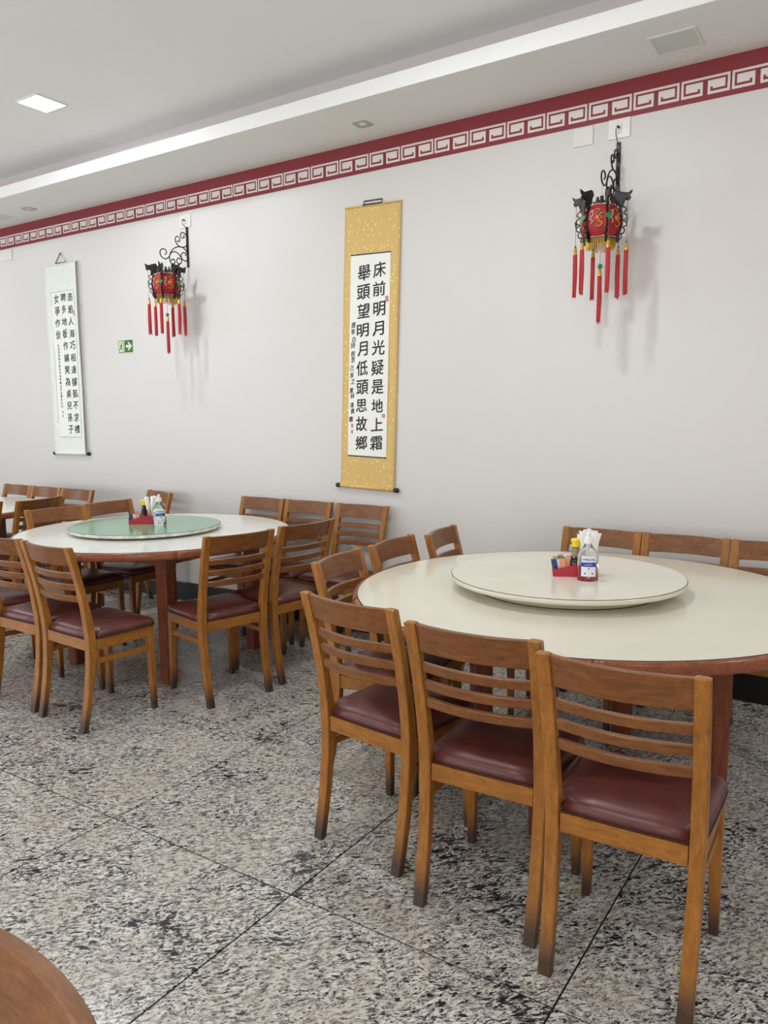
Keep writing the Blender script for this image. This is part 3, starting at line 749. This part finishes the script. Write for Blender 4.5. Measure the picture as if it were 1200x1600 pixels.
# ---------------------------------------------------------------- chairs
ZP = [0, .1, .2, .3, .42, .5, .6, .7, .8, .9]
YP = [0, .020, .037, .047, .052, .047, .034, .015, -.009, -.036]
def yb(z):
    if z <= 0: return YP[0]
    for a in range(len(ZP)-1):
        if z <= ZP[a+1]:
            t = (z-ZP[a])/(ZP[a+1]-ZP[a]); return YP[a]*(1-t)+YP[a+1]*t
    return YP[-1]
def xo(z): return 0.197 + 0.011*z/0.9
def chamfer_ring(x0, x1, y0, y1, z, c=0.003):
    return [(x0, y0+c, z), (x0+c, y0, z), (x1-c, y0, z), (x1, y0+c, z), (x1, y1-c, z), (x1-c, y1, z), (x0+c, y1, z), (x0, y1-c, z)]
def make_chair():
    t = thing('dining_chair', 'x', 'chair')
    for s in (-1, 1):
        bm = bmesh.new(); rings = []
        for k in range(19):
            z = 0.9*k/18; d = 0.030 + 0.012*math.exp(-((z-0.43)/0.16)**2); w = 0.037
            a, b_ = (s*xo(z), s*(xo(z)-w)); x0, x1 = min(a, b_), max(a, b_)
            rings.append(chamfer_ring(x0, x1, yb(z), yb(z)+d, z))
        z = 0.903; rings.append(chamfer_ring(x0+0.004, x1-0.004, yb(.9)+0.004, yb(.9)+0.026, z))
        loft(bm, rings); link('leg', bm, M_POST, t)
        bm = bmesh.new(); rings = []
        for z, w, yoff in ((0, 0.026, 0.012), (0.25, 0.033, 0.004), (0.442, 0.037, 0.0)):
            a, b_ = s*0.200, s*(0.200-w); x0, x1 = min(a, b_), max(a, b_)
            rings.append(chamfer_ring(x0, x1, 0.428-w+yoff*0.3, 0.428+yoff*0.3, z))
        loft(bm, rings); link('leg', bm, M_POST, t)
    # aprons
    link('apron', boxm(-0.162, 0.162, 0.058, 0.078, 0.390, 0.442), M_APRON, t)
    link('apron', boxm(-0.170, 0.170, 0.402, 0.422, 0.390, 0.442), M_APRON, t)
    for s in (-1, 1):
        bm = bmesh.new()
        loft(bm, [[(s*0.196, 0.088, .390), (s*0.178, 0.088, .390), (s*0.178, 0.088, .442), (s*0.196, 0.088, .442)],
                  [(s*0.197, 0.393, .390), (s*0.180, 0.393, .390), (s*0.180, 0.393, .442), (s*0.197, 0.393, .442)]]); link('apron', bm, M_APRON, t)
        bm = bmesh.new()
        loft(bm, [[(s*0.190, yb(.33)+.03, .322), (s*0.176, yb(.33)+.03, .322), (s*0.176, yb(.33)+.03, .348), (s*0.190, yb(.33)+.03, .348)],
                  [(s*0.192, 0.397, .312), (s*0.178, 0.397, .312), (s*0.178, 0.397, .338), (s*0.192, 0.397, .338)]]); link('stretcher', bm, M_APRON, t)
    # curved back rails
    def rail(name, z0, z1, th, m):
        n = 12; bm = bmesh.new(); rings = []
        for i in range(n+1):
            u = 2*i/n-1; r = []
            for z, o in ((z0, 0), (z0, th), (z1, th), (z1, 0)):
                hw = xo(z)-0.033
                r.append((u*hw, yb(z)+0.008-0.030*(1-u*u)+o, z))
            rings.append(r)
        loft(bm, rings)
        bmesh.ops.bevel(bm, geom=[e for e in bm.edges if abs(e.verts[0].co.x-e.verts[1].co.x) > 0.01], offset=0.0025, segments=1, affect='EDGES')
        return link(name, bm, m, t)
    rail('top_rail', 0.812, 0.899, 0.021, M_RAIL)
    for z0, z1 in ((0.746, 0.776), (0.688, 0.718), (0.630, 0.660)): rail('slat', z0, z1, 0.019, M_RAIL)
    # cushion
    out = [(-0.158, 0.066), (-0.08, 0.063), (0, 0.062), (0.08, 0.063), (0.158, 0.066), (0.164, 0.098), (0.196, 0.104), (0.205, 0.118), (0.209, 0.2), (0.213, 0.3), (0.215, 0.40), (0.207, 0.430), (0.18, 0.437),
           (0.09, 0.441), (0, 0.442), (-0.09, 0.441), (-0.18, 0.437), (-0.207, 0.430), (-0.215, 0.40), (-0.213, 0.3), (-0.209, 0.2), (-0.205, 0.118), (-0.196, 0.104), (-0.164, 0.098)]
    out = [(x*(0.963 if abs(x) > 0.17 else 1.0), y) for x, y in out]
    c = (0, 0.255)
    def inset(d, z):
        r = []
        for x, y in out:
            v = Vector((x-c[0], y-c[1])); L = v.length; v *= max(0.0, (L-d)/L); r.append((c[0]+v.x, c[1]+v.y, z))
        return r
    bm = bmesh.new()
    loft(bm, [inset(0.006, .442), inset(0.001, .448), inset(0.0, .456), inset(0.004, .468), inset(0.016, .479), inset(0.04, .487), inset(0.08, .4925), inset(0.13, .495)])
    st = smooth(link('seat', bm, M_SEAT, t))
    bm = bmesh.new(); P = inset(-0.0005, 0.4455); tube(bm, P+[P[0]], 0.0022, 5); link('piping', bm, M_PIPE, st)
    return t
proto = make_chair()
PROTO_USED = [False]
def place(x, y, deg, label, group, topmid=False):
    th = math.radians(deg)
    if topmid:
        Fv = (-math.sin(th), math.cos(th)); x += 0.036*Fv[0]; y += 0.036*Fv[1]
    if not PROTO_USED[0]: c = proto; PROTO_USED[0] = True
    else: c = copy_tree(proto)
    c.location = (x, y, 0); c.rotation_euler = (0, 0, th); c['label'] = label; c['group'] = group
    return c
G1 = 'chairs around the cream table'; G2 = 'chairs around the green-topped table'; G3 = 'chairs around the far left table'; GW = 'spare chairs lined against the wall'
place(-1.457, 2.02, -7, 'ladder-back wooden chair in front of the cream table, left one of the front three', G1)
place(-0.956, 1.912, 2.3, 'ladder-back wooden chair in front of the cream table, middle of the front three', G1)
place(-0.52, 1.84, 2.1, 'ladder-back wooden chair in front of the cream table, nearest and rightmost of the front three', G1)
place(-1.990, 2.640, -82, 'chair at the left side of the cream table, nearest of that side', G1, True)
place(-2.015, 3.112, -87, 'chair at the left side of the cream table, middle of that side', G1, True)
place(-1.975, 3.525, -81, 'chair at the left side of the cream table, farthest and next to the wall', G1, True)
place(-1.25, 3.997, 180, 'chair behind the cream table, directly behind the condiment caddy', G1, True)
place(-0.832, 3.997, 180, 'chair behind the cream table, middle of the wall-side row', G1, True)
place(-0.412, 3.996, 179.5, 'chair behind the cream table, cut by the right edge of the picture', G1, True)
place(-3.86, 4.275, 180, 'spare chair against the wall, leftmost of three, beside the green-topped table', GW, True)
place(-3.43, 4.275, 180, 'spare chair against the wall, middle of three, touching its left neighbour', GW, True)
place(-2.965, 4.27, 180, 'spare chair standing apart against the wall below the gold scroll', GW, True)
place(-3.328, 2.167, -2.8, 'chair in front of the green-topped table with its maroon seat fully in view', G2)
place(-3.775, 2.19, 0, 'chair in front of the green-topped table, cut by the left picture edge', G2)
place(-4.41, 2.27, -25, 'chair half out of the picture at far left with only its seat showing', G2)
place(-2.810, 2.90, 75, 'chair at the right side of the green-topped table, its back towards the aisle', G2)
place(-2.755, 3.38, 82, 'chair at the right side of the green-topped table, farther one by the wall', G2)
place(-4.641, 3.075, -96, 'chair at the left side of the green-topped table, nearer one', G2, True)
place(-4.666, 3.50, -88, 'chair at the left side of the green-topped table, farther one', G2, True)
place(-4.89, 4.20, 164, 'turned chair alone at the wall, behind the sanitizer bottle on the green turntable', G2, True)
place(-5.24, 3.370, 101, 'chair at the right side of the far left table, its back towards us', G3, True)
place(-5.265, 2.905, 98, 'chair at the very left picture edge beside the far left table', G3, True)
place(-6.49, 3.98, 180, 'chair behind the far left table, leftmost of three at the wall', G3, True)
place(-6.07, 3.98, 180, 'chair behind the far left table, middle of three at the wall', G3, True)
place(-5.65, 3.985, 180, 'chair behind the far left table, rightmost of three at the wall', G3, True)
place(-0.758, 0.440, 174, 'closest chair, only its curved top rail showing at the bottom left corner', 'chairs near the camera', True)

# ---------------------------------------------------------------- things on the turntables
def caddy(loc, rz, label):
    t = thing('condiment_caddy', label, 'caddy', loc, rz, 'red condiment caddies')
    # open tray, low slanted front-left bay, taller right box. x: length, y: depth
    bm = bmesh.new()
    prof = [(-0.080, 0.0), (0.075, 0.0), (0.080, 0.052), (0.03, 0.052), (0.0, 0.050), (-0.04, 0.037), (-0.072, 0.030), (-0.082, 0.042)]
    for y in (-0.038, 0.035):
        loft(bm, [[(a, y, c) for a, c in prof], [(a, y+0.003, c) for a, c in prof]])
    link('side_wall', bm, M_CADDY, t)
    link('bottom', boxm(-0.078, 0.075, -0.036, 0.036, 0.0, 0.003), M_CADDY, t)
    link('end_wall', boxm(-0.083, -0.078, -0.038, 0.038, 0.0, 0.042), M_CADDY, t)
    link('end_wall', boxm(0.076, 0.080, -0.038, 0.038, 0.0, 0.092), M_CADDY, t)
    link('divider', boxm(-0.018, -0.015, -0.036, 0.036, 0.003, 0.048), M_CADDY, t)
    link('divider', boxm(0.028, 0.031, -0.036, 0.036, 0.003, 0.088), M_CADDY, t)
    link('rear_wall', boxm(0.028, 0.080, 0.035, 0.038, 0.003, 0.092), M_CADDY, t)
    return t
def local(loc, rz, dx, dy, dz=0):
    return (loc[0]+dx*math.cos(rz)-dy*math.sin(rz), loc[1]+dx*math.sin(rz)+dy*math.cos(rz), loc[2]+dz)
def soy(loc, label, full):
    t = thing('soy_sauce_bottle', label, 'bottle', loc, 0, 'soy sauce dispensers')
    bm = bmesh.new(); lathe(bm, [(0.022, 0), (0.026, 0.004), (0.027, 0.03), (0.025, 0.05), (0.018, 0.08), (0.013, 0.105), (0.013, 0.118)], 20)
    smooth(link('bottle', bm, M_SOY if full else M_TAN, t))
    if not full:
        bm = bmesh.new(); lathe(bm, [(0.0222, 0.001), (0.0262, 0.005), (0.0272, 0.03), (0.0252, 0.05), (0.0198, 0.074)], 20)
        smooth(link('sauce', bm, M_SOY, t))
    bm = bmesh.new(); lathe(bm, [(0.014, 0.112), (0.017, 0.114), (0.017, 0.130), (0.020, 0.132), (0.020, 0.142), (0.017, 0.145)], 20)
    link('cap', bm, M_SOYCAP, t)
    return t
def sanitizer(loc, rz, label, text):
    t = thing('sanitizer_bottle', label, 'bottle', loc, rz, 'hand sanitizer bottles')
    sx, sy = 1.0, 0.72
    bm = bmesh.new(); lathe(bm, [(0.036, 0), (0.040, 0.004), (0.040, 0.100), (0.036, 0.114), (0.022, 0.130), (0.014, 0.138), (0.013, 0.150)], 28, sx=sx, sy=sy)
    smooth(link('bottle', bm, M_GLASS, t))
    bm = bmesh.new(); lathe(bm, [(0.017, 0.146), (0.017, 0.168), (0.016, 0.170)], 20); link('collar', bm, M_WPLAST, t)
    bm = bmesh.new(); lathe(bm, [(0.0085, 0.170), (0.008, 0.186), (0.006, 0.190)], 14)
    box(bm, -0.004, 0.004, -0.014, -0.004, 0.179, 0.187, bev=0.001)
    link('pump_head', bm, M_WPLAST, t)
    bm = bmesh.new(); tube(bm, [(0, 0, 0.16), (0.004, 0, 0.01)], 0.0025, 6); link('dip_tube', bm, M_WPLAST, t)
    def curved(name, z0, z1, x0, x1, m, off):
        bm = bmesh.new(); rings = []
        n = 10
        for i in range(n+1):
            xx = x0+(x1-x0)*i/n; y = -0.72*math.sqrt(max(1e-6, 0.0402**2-xx*xx))
            rings.append([(xx, y-off, z0), (xx, y-off, z1), (xx, y-off-0.0004, z1), (xx, y-off-0.0004, z0)])
        loft(bm, rings); return smooth(link(name, bm, m, t), False)
    curved('label', 0.020, 0.098, -0.024, 0.030, M_LBL, 0.0004)
    curved('label_band', 0.058, 0.075, -0.024, 0.030, M_BLUE, 0.001)
    def txt(s, z, w, h, m, nme):
        me = put_glyphs([(s, 0.003, z, w, h, 0.0)], 0.01)
        for v in me.vertices: v.co.y = -0.72*math.sqrt(max(1e-6, 0.0402**2-v.co.x**2)) - 0.0022
        link(nme, me, m, t)
    V, _, (gw, gh) = glyph(text, 0.01)
    txt(text, 0.086, 0.050/gw, 0.012, M_BLUE, 'label_lettering')
    V, _, (gw, gh) = glyph('ANTISSÉPTICO', 0.01)
    txt('ANTISSÉPTICO', 0.0665, 0.030/gw, 0.006, M_LBL, 'label_lettering')
    bm = bmesh.new(); sphere(bm, (0.004, -0.0288, 0.050), 0.005, 8, sz=0.7); link('label_dot', bm, M_ORANGE, t)
    bm = bmesh.new()
    for q in (-0.010, 0.018): sphere(bm, (q, -0.72*math.sqrt(0.0402**2-q*q), 0.032), 0.0035, 8)
    link('label_mark', bm, M_BLUE, t)
    return t
def sachets(loc, rz, label, n, mats, hs, lean, seed, name='sugar_sachets'):
    r = random.Random(seed)
    ORD = ['first', 'second', 'third', 'fourth', 'fifth', 'sixth', 'seventh', 'eighth', 'ninth', 'tenth']
    xs = [-0.070+0.050*((i*0.618) % 1.0) for i in range(n)]; rank = sorted(range(n), key=lambda i: xs[i])
    for i in range(n):
        mname, m = mats[i % len(mats)]
        t = thing('sachet', '%s seasoning sachet, %s from the low end of %s' % (mname, ORD[rank.index(i)], label), 'sachet', local(loc, rz, -0.070+0.050*((i*0.618) % 1.0), -0.022+0.044*i/max(1, n-1), 0.0035), rz, 'sachets in ' + label)
        bm = bmesh.new(); w, h_ = 0.011, hs*r.uniform(0.9, 1.1); l = r.uniform(-lean, lean)
        loft(bm, [[(-w, -0.001, 0), (w, -0.001, 0), (w, 0.001, 0), (-w, 0.001, 0)], [(-w+l*.5, -0.003, h_*.5), (w+l*.5, -0.003, h_*.5), (w+l*.5, 0.003, h_*.5), (-w+l*.5, 0.003, h_*.5)],
                  [(-w+l, -0.0006, h_), (w+l, -0.0006, h_), (w+l, 0.0006, h_), (-w+l, 0.0006, h_)]])
        link('packet', bm, m, t)
        if mname == 'peach':
            bm = bmesh.new()
            for q in range(5): box(bm, -w+l+q*0.0045, -w+l+q*0.0045+0.0025, -0.001, 0.001, h_, h_+0.004)
            link('serrated_edge', bm, M_SGREEN, t)
# nearest table
cl, cr = (-1.040, 2.965, 0.860), math.radians(24)
caddy(cl, cr, 'open red plastic condiment caddy on the cream turntable')
SM = [('blue', M_SBLUE), ('peach', M_PEACH), ('white', M_NAP), ('peach', M_PEACH), ('green', M_SGREEN), ('peach', M_PEACH)]
sachets(cl, cr, 'the red caddy on the cream turntable', 10, SM, 0.068, 0.014, 4)
soy(local(cl, cr, 0.006, 0.0, 0.0035), 'soy sauce bottle with yellow cap, half empty, in the nearer caddy', False)
def napkins(loc, rz, label, n, h, seed):
    r = random.Random(seed)
    t = thing('napkin_bundle', label, 'napkins', loc, rz)
    for i in range(n):
        x0 = r.uniform(-0.017, 0.017); y0 = -0.027+0.054*i/max(1, n-1)
        bm = bmesh.new(); rings = []
        w = r.uniform(0.010, 0.014); th = 0.0022; l = r.uniform(-0.008, 0.014); hh = h*r.uniform(0.86, 1.0)
        for k in range(6):
            u = k/5; s = 1+0.45*u; dx = x0*(1+0.25*u)+l*u*u + r.uniform(-.0015, .0015)*u; z = hh*u; dy = y0*(1+.15*u)
            rings.append([(dx-w*s, dy-th, z+r.uniform(0, .008)*(k == 5)), (dx-w*s*.3, dy-th*1.8, z+r.uniform(-.006, .010)*(k == 5)), (dx+w*s*.4, dy-th, z+r.uniform(-.004, .008)*(k == 5)), (dx+w*s, dy-th*.5, z+r.uniform(-.006, .006)*(k == 5)),
                          (dx+w*s, dy+th*.5, z), (dx+w*s*.4, dy+th, z), (dx-w*s*.3, dy+th*.4, z), (dx-w*s, dy+th*.6, z)])
        loft(bm, rings); link('napkin', bm, M_NAP, t)
napkins(local(cl, cr, 0.053, 0.0, 0.0035), cr, 'bunch of crumpled white paper-wrapped napkins behind the nearer sanitizer bottle', 12, 0.178, 2)
sanitizer((-0.962, 2.900, 0.860), math.radians(18), 'clear pump bottle of hand sanitizer on the cream turntable', 'COPERALCOOL')
# green turntable
cl2, cr2 = (-3.905, 3.20, 0.833), math.radians(38)
caddy(cl2, cr2, 'open red plastic condiment caddy on the green turntable')
sachets(cl2, cr2, 'the red caddy on the green turntable', 6, SM, 0.062, 0.010, 9)
soy(local(cl2, cr2, 0.006, 0.0, 0.0035), 'full black soy sauce bottle with yellow cap in the farther caddy', True)
def straws(loc, rz, label):
    t = thing('cutlery_bundle', label, 'cutlery', loc, rz)
    r = random.Random(11)
    for i in range(6):
        bm = bmesh.new(); x = -0.016+0.006*i; l = -0.016 if i < 2 else 0.002*i
        h_ = 0.165 if i < 2 else 0.170*r.uniform(.96, 1)
        tube(bm, [(x*.5, (i % 3-1)*0.012, 0), (x+l*.5, (i % 3-1)*0.012, h_*.6), (x+l, (i % 3-1)*0.012, h_-.006), (x+l*1.02, (i % 3-1)*0.012, h_)], [0.004, 0.008, 0.010, 0.005], 8)
        smooth(link('wrapped_utensil', bm, M_NAP, t))
straws(local(cl2, cr2, 0.053, 0.0, 0.0035), cr2, 'bundle of white wrapped utensils in the farther caddy')
sanitizer((-3.762, 3.205, 0.833), math.radians(55), 'clear pump bottle of hand sanitizer on the green turntable', 'COPERALCOOL')
